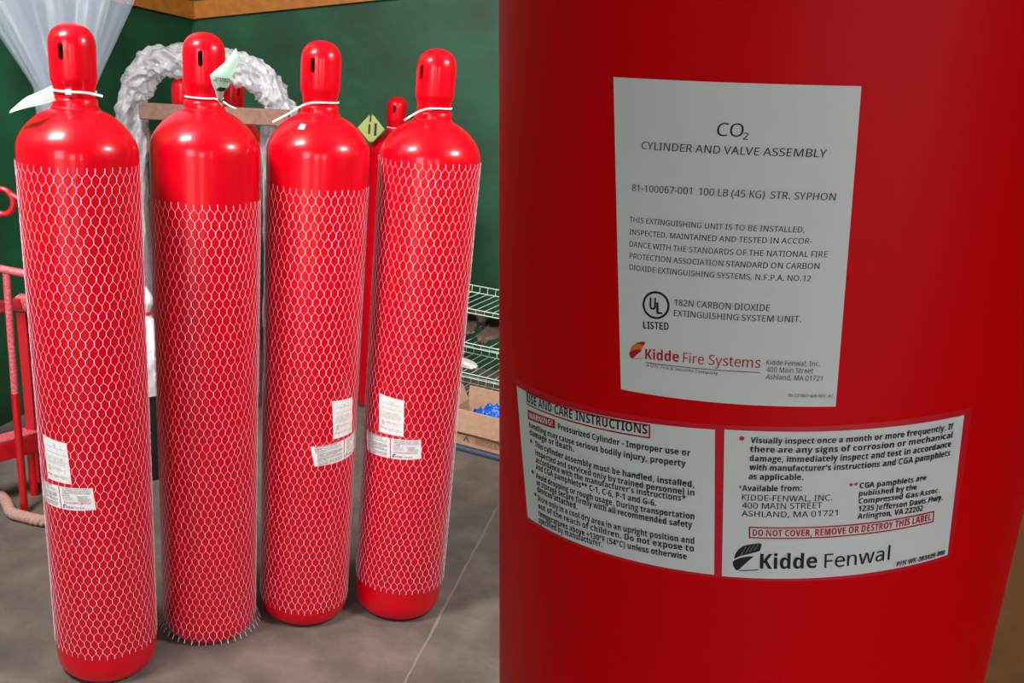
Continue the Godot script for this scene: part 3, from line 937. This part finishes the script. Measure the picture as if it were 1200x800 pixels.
func brown_carton() -> void:
	var t := thing("brown_carton", "plain tall brown carton standing on the floor behind the large close cylinder", "carton", Vector3(1.30, 0, -1.62))
	t.rotation.y = deg_to_rad(-38)
	var b := Mb.new()
	b.box(Vector3(-0.36, 0.0, -0.25), Vector3(0.36, 1.25, 0.25), Transform3D(), 0.006)
	obj("box_body", b.done(), M.carton, t)
	b = Mb.new()
	b.box(Vector3(-0.36, 1.2502, -0.03), Vector3(0.36, 1.2512, 0.03))
	b.box(Vector3(-0.03, 1.05, 0.2502), Vector3(0.03, 1.2512, 0.2510))
	obj("tape", b.done(), M.plank, t)

func wrapped_pack() -> void:
	var g := "red gas cylinders of the film wrapped pack"
	var spots := [Vector3(-0.922, 0, -4.0), Vector3(-0.770, 0, -4.26)]
	for i in 2:
		var c := cylinder("gas_cylinder", ["red gas cylinder at the left end of the film wrapped pack", "red gas cylinder at the back right of the film wrapped pack"][i], g, 40)
		c.position = spots[i]
		c.scale = Vector3.ONE * 0.9
	var n := net("netting_sleeve", "hexagonal netting round the left cylinder of the film wrapped pack", 0.09, 1.36, 0.05, 7, 0.0)
	n.position = spots[0]
	n.scale = Vector3.ONE * 0.9
	var d := n.duplicate()
	d.name = numbered("netting_sleeve")
	add_child(d)
	d.position = spots[1]
	meta(d, "hexagonal netting round the back right cylinder of the film wrapped pack", "netting", "plastic netting sleeves")
	var b := Mb.new()
	b.box(Vector3(-0.29, -0.030, -0.012), Vector3(0.29, 0.030, 0.030), Transform3D(Basis(Vector3(1, 0.02, 0.05).normalized(), Vector3.UP, Vector3.BACK).orthonormalized(), Vector3(-0.765, 1.352, -3.850)), 0.004)
	var w := obj("wooden_batten", b.done(), M.batten)
	meta(w, "brown wooden batten tied across the film wrapped cylinders", "batten")
	# crumpled clear film arched over the pack
	var nz := FastNoiseLite.new()
	nz.seed = 9; nz.frequency = 1.0; nz.fractal_octaves = 3
	var rz := FastNoiseLite.new()
	rz.seed = 19; rz.frequency = 1.0; rz.fractal_type = FastNoiseLite.FRACTAL_RIDGED; rz.fractal_octaves = 3
	var path := spline([Vector3(-1.112, 0.02, -3.98), Vector3(-1.116, 0.5, -3.98), Vector3(-1.118, 1.0, -3.98), Vector3(-1.120, 1.22, -3.98), Vector3(-1.122, 1.36, -3.98), Vector3(-1.085, 1.455, -3.98), Vector3(-1.005, 1.522, -3.98), Vector3(-0.890, 1.535, -3.98), Vector3(-0.740, 1.525, -3.98), Vector3(-0.630, 1.490, -3.98), Vector3(-0.560, 1.430, -3.98), Vector3(-0.530, 1.345, -3.98), Vector3(-0.545, 1.25, -3.98), Vector3(-0.540, 0.6, -3.98), Vector3(-0.540, 0.02, -3.98)], 14)
	b = Mb.new()
	var rows := []
	var m := path.size()
	for i in m:
		var a: Vector3 = path[maxi(i - 1, 0)]
		var e: Vector3 = path[mini(i + 1, m - 1)]
		var dir := (e - a).normalized()
		var o := Vector3.BACK.cross(dir).normalized()
		var y: float = path[i].y
		var wide := 0.034 + 0.012 * smoothstep(1.0, 1.3, y)
		var row := []
		for k in 57:
			var th := TAU * (k % 56) / 56.0
			var cx := cos(th)
			var cz := sin(th)
			var q := i * 0.055
			var f := 1.0 + 0.42 * nz.get_noise_3d(cx * 1.1, cz * 1.1, q) + 0.50 * rz.get_noise_3d(cx * 0.9 + q * 0.6, cz * 0.9 - q * 0.4, q * 1.3)
			row.append(path[i] + o * cx * wide * f + Vector3.BACK * cz * 0.068 * f)
		rows.append(row)
	b.sheet(rows)
	var fo := obj("plastic_film", b.done(), M.wrap)
	meta(fo, "crumpled silvery clear film arched over the cylinders behind the front row", "film")

func unseen_flood_light(called: String, label: String, at: Vector3, aim: Vector3, size: Vector2, energy: float) -> void:  # lamp out of view, placed for the light and highlights on the front row
	var t := thing(called, label, "lamp", at)
	t.basis = Basis.looking_at(aim.normalized(), Vector3.UP)
	var b := Mb.new()
	for q in [[Vector3(-1, -1, 0), Vector3(1, -0.92, 1)], [Vector3(-1, 0.92, 0), Vector3(1, 1, 1)], [Vector3(-1, -1, 0), Vector3(-0.95, 1, 1)], [Vector3(0.95, -1, 0), Vector3(1, 1, 1)], [Vector3(-1, -1, 1), Vector3(1, 1, 1.2)]]:
		var k := Vector3(size.x * 0.55, size.y * 0.55, 0.05)
		b.box(q[0] * k - Vector3(0, 0, 0.03), q[1] * k - Vector3(0, 0, 0.03))
	obj("housing", b.done(), M.strap, t)
	b = Mb.new()
	b.box(Vector3(-size.x * 0.49, -size.y * 0.49, -0.004), Vector3(size.x * 0.49, size.y * 0.49, 0.0))
	obj("lamp_glass", b.done(), M.lamp, t)
	b = Mb.new()
	b.tube([Vector3(0, 0, 0.03), t.basis.inverse() * Vector3(0, 3.3 - at.y, 0)], 0.012, 8)
	obj("hanger", b.done(), M.strap, t)
	var l := AreaLight3D.new()
	l.name = "lamp"
	l.area_size = size * 0.96
	l.light_energy = energy
	l.light_color = Color(1.0, 0.98, 0.97)
	l.position = Vector3(0, 0, -0.012)
	l.shadow_enabled = true
	l.area_range = 12.0
	l.area_attenuation = 2.0
	t.add_child(l)

func left_corner() -> void:
	# gathered sheet of clear film hanging from the ceiling
	var b := Mb.new()
	var rows := []
	var lv := [[3.28, -1.235, 0.52, 0.26, 1.0], [2.4, -1.230, 0.46, 0.24, 1.0], [2.0, -1.215, 0.375, 0.19, 1.0], [1.72, -1.205, 0.268, 0.14, 0.9], [1.58, -1.195, 0.185, 0.10, 0.8], [1.50, -1.190, 0.138, 0.08, 0.7], [1.445, -1.187, 0.108, 0.065, 0.5], [1.425, -1.186, 0.100, 0.060, 0.3], [1.40, -1.186, 0.102, 0.062, 0.4], [1.30, -1.180, 0.100, 0.065, 0.5], [1.05, -1.170, 0.090, 0.06, 0.6]]
	var nz := FastNoiseLite.new()
	nz.seed = 14; nz.frequency = 1.0
	for i in lv.size() - 1:
		for s in 5:
			var q := s / 5.0
			var row := []
			for k in 97:
				var th := TAU * (k % 96) / 96.0
				var y: float = lerpf(lv[i][0], lv[i + 1][0], q)
				var am: float = lerpf(lv[i][4], lv[i + 1][4], q)
				var f := 1.0 + am * (0.13 * sin(th * 9.0 + 3.0 * nz.get_noise_2d(th, 1.0)) + 0.07 * sin(th * 23.0) + 0.18 * nz.get_noise_3d(cos(th) * 3.0, sin(th) * 3.0, y * 1.2))
				var rx: float = lerpf(lv[i][2], lv[i + 1][2], q)
				var rz: float = lerpf(lv[i][3], lv[i + 1][3], q)
				row.append(Vector3(lerpf(lv[i][1], lv[i + 1][1], q) + sin(th) * rx * (0.93 + 0.07 * f), y, -3.4 + cos(th) * rz * f))
			rows.append(row)
	b.sheet(rows)
	var o := obj("plastic_sheet", b.done(), M.film)
	meta(o, "bluish clear plastic sheet gathered to a neck behind the leftmost front cylinder", "plastic sheet")
	# red steel frame at the left edge
	var t := thing("steel_frame", "worn red steel trolley frame at the left edge behind the first cylinder", "trolley", Vector3(-1.30, 0, -3.1))
	var to := -t.position
	var tube := func(called: String, p: Array, r: float, m: Material) -> MeshInstance3D:
		var k := Mb.new()
		k.tube(p.map(func(q): return q + to), r, 12)
		return obj(called, k.done(), m, t)
	tube.call("post", [Vector3(-1.291, 0.872, -3.05), Vector3(-1.299, 0.45, -3.05)], 0.0125, M.worn).set_meta("label", "upper post with the paint worn to pink")
	tube.call("post", [Vector3(-1.299, 0.46, -3.05), Vector3(-1.303, 0.0, -3.05)], 0.0135, M.frame)
	tube.call("rail", [Vector3(-1.75, 0.965, -3.05), Vector3(-1.29, 0.884, -3.05), Vector3(-1.02, 0.850, -3.05)], 0.0135, M.worn)
	tube.call("post", [Vector3(-1.02, 0.85, -3.05), Vector3(-1.02, 0.0, -3.05)], 0.0135, M.frame)
	tube.call("post", [Vector3(-1.10, 1.10, -3.12), Vector3(-1.10, 0.0, -3.12)], 0.0125, M.frame)
	tube.call("post", [Vector3(-1.70, 0.956, -3.05), Vector3(-1.70, 0.0, -3.05)], 0.0135, M.frame)
	tube.call("foot", [Vector3(-1.572, 0.20, -2.895), Vector3(-1.572, 0.0, -2.895)], 0.016, M.frame)
	tube.call("foot", [Vector3(-1.325, 0.20, -3.205), Vector3(-1.325, 0.0, -3.205)], 0.016, M.frame)
	var ring := []
	for k in 24: ring.append(Vector3(-1.305 + 0.036 * cos(TAU * k / 24), 1.095 + 0.040 * sin(TAU * k / 24), -3.10) + to)
	b = Mb.new()
	b.tube(ring, 0.0095, 10, true)
	obj("ring_handle", b.done(), M.frame, t)
	tube.call("handle_arm", [Vector3(-1.275, 1.12, -3.10), Vector3(-1.235, 1.098, -3.10), Vector3(-1.10, 1.092, -3.12)], 0.0095, M.frame)
	b = Mb.new()
	b.box(Vector3(-0.035, 0.05, -0.13), Vector3(0.0, 0.705, -0.10), Transform3D(), 0.003)
	b.box(Vector3(0.006, 0.05, -0.15), Vector3(0.13, 0.735, -0.12), Transform3D(), 0.003)
	obj("side_plate", b.done(), M.frame, t)
	b = Mb.new()
	b.box(Vector3(-0.034, 0.704, -0.14), Vector3(0.13, 0.760, -0.095), Transform3D(), 0.006)
	obj("plate_cap", b.done(), M.worn, t)
	b = Mb.new()
	b.box(Vector3(-0.42, -0.020, -0.018), Vector3(0.0, 0.020, 0.018), Transform3D(Basis(Vector3.BACK, deg_to_rad(14)), Vector3(-0.01, 0.735, -0.11)), 0.003)
	obj("cross_bar", b.done(), M.frame, t)
	b = Mb.new()
	b.box(Vector3(-0.45, -0.035, -0.03), Vector3(0.0, 0.035, 0.03), Transform3D(Basis(Vector3(0.62, 0.0, -0.78), Vector3.UP, Vector3(0.78, 0, 0.62)), Vector3(-0.005, 0.215, -0.13)), 0.004)
	obj("base_beam", b.done(), M.frame, t)
	b = Mb.new()
	b.box(Vector3(-0.45, 0.035, -0.03), Vector3(0.0, 0.047, 0.03), Transform3D(Basis(Vector3(0.62, 0.0, -0.78), Vector3.UP, Vector3(0.78, 0, 0.62)), Vector3(-0.005, 0.215, -0.13)), 0.003)
	obj("beam_top", b.done(), M.worn, t)
	# rope on the floor
	var mid := spline([Vector3(-1.56, 0.022, -3.30), Vector3(-1.45, 0.022, -3.16), Vector3(-1.385, 0.026, -3.085), Vector3(-1.335, 0.022, -3.010), Vector3(-1.28, 0.022, -2.985), Vector3(-1.21, 0.022, -2.965), Vector3(-1.12, 0.022, -2.97), Vector3(-1.02, 0.022, -2.93)], 12)
	t = thing("rope", "thick beige twisted rope lying on the floor by the red trolley frame", "rope", mid[0])
	for s in 3:
		var p := []
		for i in mid.size():
			var a: Vector3 = mid[maxi(i - 1, 0)]
			var e: Vector3 = mid[mini(i + 1, mid.size() - 1)]
			var dir := (e - a).normalized()
			var sx := dir.cross(Vector3.UP).normalized()
			var th := i * 0.75 + TAU * s / 3.0
			p.append(mid[i] + (sx * cos(th) + sx.cross(dir) * sin(th)) * 0.0105 - mid[0])
		b = Mb.new()
		b.tube(p, 0.0115, 8)
		obj("strand", b.done(), M.rope, t)
	# white sack seen in the gap between the first and second cylinder
	b = Mb.new()
	nz.seed = 20
	rows = []
	for i in 25:
		var v := i / 24.0
		var y := 0.40 * (1.0 - v)
		var rad: float = [0.012, 0.036, 0.018, 0.05, 0.075, 0.085, 0.09, 0.09, 0.088][int(v * 8.0)]
		var r2: float = [0.012, 0.036, 0.018, 0.05, 0.075, 0.085, 0.09, 0.09, 0.088][mini(8, int(v * 8.0) + 1)]
		rad = lerpf(rad, r2, v * 8.0 - int(v * 8.0))
		var row := []
		for k in 33:
			var th := TAU * (k % 32) / 32.0
			var f := 1.0 + 0.16 * nz.get_noise_3d(cos(th) * 2.0, y * 9.0, sin(th) * 2.0)
			row.append(Vector3(sin(th) * rad * f, y, cos(th) * rad * f))
		rows.append(row)
	b.sheet(rows)
	var sk := thing("white_sack", "white sack tied at its neck, seen between the first two front cylinders", "sack", Vector3(-0.955, 0.36, -3.45))
	obj("bag", b.done(), M.sack, sk)
	b = Mb.new()
	b.lathe([Vector2(0.0, 0.0), Vector2(0.062, 0.0), Vector2(0.064, 0.004), Vector2(0.078, 0.345), Vector2(0.083, 0.348), Vector2(0.083, 0.360), Vector2(0.0, 0.360)], 32)
	var support := obj("added_dark_support", b.done(), M.strap)  # dark support added under the sack, filling the dark gap
	support.position = Vector3(-0.955, 0, -3.45)
	meta(support, "added narrow black bin under the white sack behind the front row", "support")
	b = Mb.new()
	b.tube(arc(0.021, 0.302, 0, 360, 16).slice(0, 16), 0.007, 8, true)
	obj("neck_cord", b.done(), M.frame, sk)

func shoe(label: String, at: Vector3, yaw: float, size: float) -> Node3D:
	var t := thing("slipper", label, "slipper", at, "brown slippers on the wire shelf")
	t.rotation.y = yaw
	t.scale = Vector3.ONE * size
	var outline := []       # half widths of a sole along its length, heel at z = 0
	var hw := [0.012, 0.027, 0.032, 0.032, 0.029, 0.030, 0.036, 0.042, 0.044, 0.041, 0.032, 0.014]
	var lo := []
	var rim := []
	for i in hw.size():
		var z: float = 0.27 * i / (hw.size() - 1)
		var rowa := []
		for j in 9:
			var u := (j / 4.0 - 1.0)
			rowa.append(Vector3(u * hw[i], 0.014 + 0.012 * u * u * u * u + 0.008 * pow(float(i) / 11.0, 3.0), z))
		lo.append(rowa)
	var b := Mb.new()
	b.sheet(lo, 0.014)
	obj("sole", b.done(), M.brown, t)
	b = Mb.new()
	var rows := []
	for i in 7:
		var v := i / 6.0
		var z := 0.125 + 0.105 * v
		var w: float = 0.040 + 0.006 * sin(PI * v)
		var hgt := 0.050 - 0.020 * v
		var row := []
		for j in 13:
			var a := PI * j / 12.0
			row.append(Vector3(-cos(a) * w, 0.025 + sin(a) * hgt, z))
		rows.append(row)
	b.sheet(rows, 0.004)
	obj("upper_band", b.done(), M.brown, t)
	b = Mb.new()
	b.tube(rows[0], 0.0035, 6)
	obj("band_edge", b.done(), M.strap, t)
	return t

func right_corner() -> void:
	# wire rack, its front turned a little to the left
	var f := Vector3(0.883, 0, 0.469)
	var d := Vector3(0.469, 0, -0.883)
	var o := Vector3(0.235, 0, -4.145) - f * 0.24
	var at := func(a: float, y: float, z: float) -> Vector3: return o + f * a + d * z + Vector3.UP * y
	var L := 1.05
	var dep := 0.30
	var t := thing("wire_rack", "white wire shoe rack by the green wall at the right of the front row", "rack", o)
	for q in [[0.0, 0.0], [L, 0.0], [0.0, dep], [L, dep]]:
		var b := Mb.new()
		b.tube([at.call(q[0], 0.0, q[1]) - o, at.call(q[0], 0.74, q[1]) - o], 0.008, 8)
		obj("post", b.done(), M.wire, t)
	for y in [0.595, 0.440, 0.300, 0.150]:
		var b := Mb.new()
		for z in [0.0, dep]:
			b.tube([at.call(0, y, z) - o, at.call(L, y, z) - o], 0.0026, 6)
			b.tube([at.call(0, y + (0.032 if z > 0 else -0.018), z) - o, at.call(L, y + (0.032 if z > 0 else -0.018), z) - o], 0.0026, 6)
		obj("rim", b.done(), M.wire, t)
		for i in 26:
			var a := L * (i + 0.5) / 26.0
			b = Mb.new()
			b.tube([at.call(a, y - 0.018, 0) - o, at.call(a, y, 0) - o, at.call(a, y, dep) - o, at.call(a, y + 0.032, dep) - o], 0.0017, 5)
			obj("wire", b.done(), M.wire, t)
	shoe("brown slipper nearer the front cylinder on the middle shelf of the wire rack", at.call(0.268, 0.4415, 0.012), atan2(d.x, d.z) + 0.22, 1.3)
	shoe("brown slipper farther right on the middle shelf of the wire rack", at.call(0.388, 0.4415, 0.002), atan2(d.x, d.z) + 0.12, 1.3)
	# white shoe on the shelf below
	var b := Mb.new()
	var rows := []
	var prof := [[0.0, 0.015, 0.050], [0.03, 0.032, 0.062], [0.08, 0.034, 0.058], [0.13, 0.036, 0.050], [0.19, 0.042, 0.042], [0.24, 0.036, 0.034], [0.275, 0.012, 0.018]]
	for q in prof:
		var row := []
		for j in 17:
			var a := TAU * (j % 16) / 16.0
			row.append(Vector3(cos(a) * q[1], maxf(0.0, 0.5 * q[2] + sin(a) * 0.5 * q[2]), q[0]))
		rows.append(row)
	b.sheet(rows)
	var s := thing("white_shoe", "white shoe on the shelf below the brown slippers", "shoe", at.call(0.125, 0.303, 0.10))
	s.rotation.y = atan2(f.x, f.z) - 0.1
	s.scale = Vector3.ONE * 0.8
	obj("upper", b.done(), M.white, s)
	b = Mb.new()
	b.box(Vector3(-0.036, 0.0, 0.0), Vector3(0.036, 0.012, 0.262), Transform3D(), 0.005)
	obj("sole", b.done(), M.sack, s)
	b = Mb.new()
	b.box(Vector3(-0.03, 0.0, -0.03), Vector3(0.06, 0.04, 0.03), Transform3D(Basis(f, Vector3.UP, -d), at.call(0.57, 0.598, 0.20)), 0.006)
	var wb := obj("small_box", b.done(), M.white)
	meta(wb, "small white packet on the top shelf of the wire rack", "packet")
	# cardboard box on a low tray in front of the rack
	var bo := Vector3(0.262, 0, -3.955)
	var bt := func(a: float, y: float, z: float) -> Vector3: return f * a + d * z + Vector3.UP * y
	var fb := Basis(f, Vector3.UP, -d)
	b = Mb.new()
	b.box(Vector3(-0.02, 0.0, -0.15), Vector3(0.50, 0.022, 0.025), Transform3D(fb, bo), 0.006)
	var tr := obj("tray", b.done(), M.tray)
	meta(tr, "flat dark blue grey tray on the floor under the cardboard box", "tray")
	t = thing("cardboard_box", "open cardboard box with folded flaps on the floor by the wire rack", "box", bo + Vector3(0, 0.022, 0))
	var hh := 0.165
	var w := 0.46
	var dp := 0.145
	for q in [["front_panel", Vector3(0, 0, -0.004), Vector3(w, hh, 0)], ["back_panel", Vector3(0, 0, -dp), Vector3(w, hh, -dp + 0.004)], ["side_panel", Vector3(0, 0, -dp), Vector3(0.004, hh, 0)], ["side_panel", Vector3(w - 0.004, 0, -dp), Vector3(w, hh, 0)], ["bottom_panel", Vector3(0, 0, -dp), Vector3(w, 0.004, 0)]]:
		b = Mb.new()
		b.box(q[1], q[2], Transform3D(fb, Vector3.ZERO), 0.001)
		obj(q[0], b.done(), M.card, t)
	b = Mb.new()
	b.box(Vector3(0, -0.10, 0), Vector3(w, 0, 0.004), Transform3D(fb * Basis(Vector3.RIGHT, deg_to_rad(-9)), fb * Vector3(0, hh, 0.001)), 0.001)
	obj("front_flap", b.done(), M.card, t)
	b = Mb.new()
	b.box(Vector3(0, 0, -0.004), Vector3(w, 0.065, 0), Transform3D(fb * Basis(Vector3.RIGHT, deg_to_rad(-4)), fb * Vector3(0, hh, -dp + 0.004)), 0.001)
	obj("back_flap", b.done(), M.card, t)
	b = Mb.new()
	b.box(Vector3(0, 0, -dp + 0.005), Vector3(0.004, 0.075, -0.005), Transform3D(fb * Basis(Vector3.BACK, deg_to_rad(28)), fb * Vector3(0, hh, 0)), 0.001)
	obj("side_flap", b.done(), M.card, t)
	# print on the front: a triangle and a worn word
	b = Mb.new()
	var pr := []
	for k in [Vector2(0.055, 0.020), Vector2(0.063, 0.020), Vector2(0.072, 0.036), Vector2(0.072, 0.050)]: pr.append(fb * Vector3(k.x, k.y, 0.0005))
	b.face(pr)
	pr = []
	for k in [Vector2(0.072, 0.036), Vector2(0.081, 0.020), Vector2(0.089, 0.020), Vector2(0.072, 0.050)]: pr.append(fb * Vector3(k.x, k.y, 0.0005))
	b.face(pr)
	obj("printed_arrow", b.done(), M.ink_brown, t)
	b = Mb.new()
	pr = []
	for k in [Vector2(0.115, 0.018), Vector2(0.36, 0.018), Vector2(0.36, 0.048), Vector2(0.115, 0.048)]: pr.append(fb * Vector3(k.x, k.y, 0.0004))
	b.face(pr)
	obj("faded_band", b.done(), M.ink_faded, t)
	b = Mb.new()
	var gl := glyphs("VTV", false, 4.0)
	var first := b.v.size()
	for q in gl[0]: b.vert(fb * Vector3(0.155 + 0.09 * q.x, 0.023 + 0.019 * q.y, 0.0007), -d)
	for i in range(0, gl[1].size() - 2, 3): b.tri(first + gl[1][i], first + gl[1][i + 1], first + gl[1][i + 2])
	obj("faded_print", b.done(), M.card, t).set_meta("kind", "stuff")
	# blue plastic in the box
	var nz := FastNoiseLite.new()
	nz.seed = 33; nz.frequency = 1.0; nz.fractal_octaves = 3
	rows = []
	for i in 21:
		var row := []
		for j in 33:
			var u := j / 32.0
			var v := i / 20.0
			var y: float = 0.150 + 0.050 * nz.get_noise_2d(u * 7.0, v * 4.0) - 0.10 * pow(absf(2.0 * u - 1.0), 6.0) + 0.02 * u
			row.append(fb * Vector3(0.02 + u * (w - 0.04), y, -0.02 - v * (dp - 0.04)))
		rows.append(row)
	b = Mb.new()
	b.sheet(rows, 0.002)
	var bl := obj("blue_plastic", b.done(), M.blue)
	bl.position = bo + Vector3(0, 0.022, 0)
	meta(bl, "crumpled bright blue plastic sheeting inside the cardboard box", "plastic")
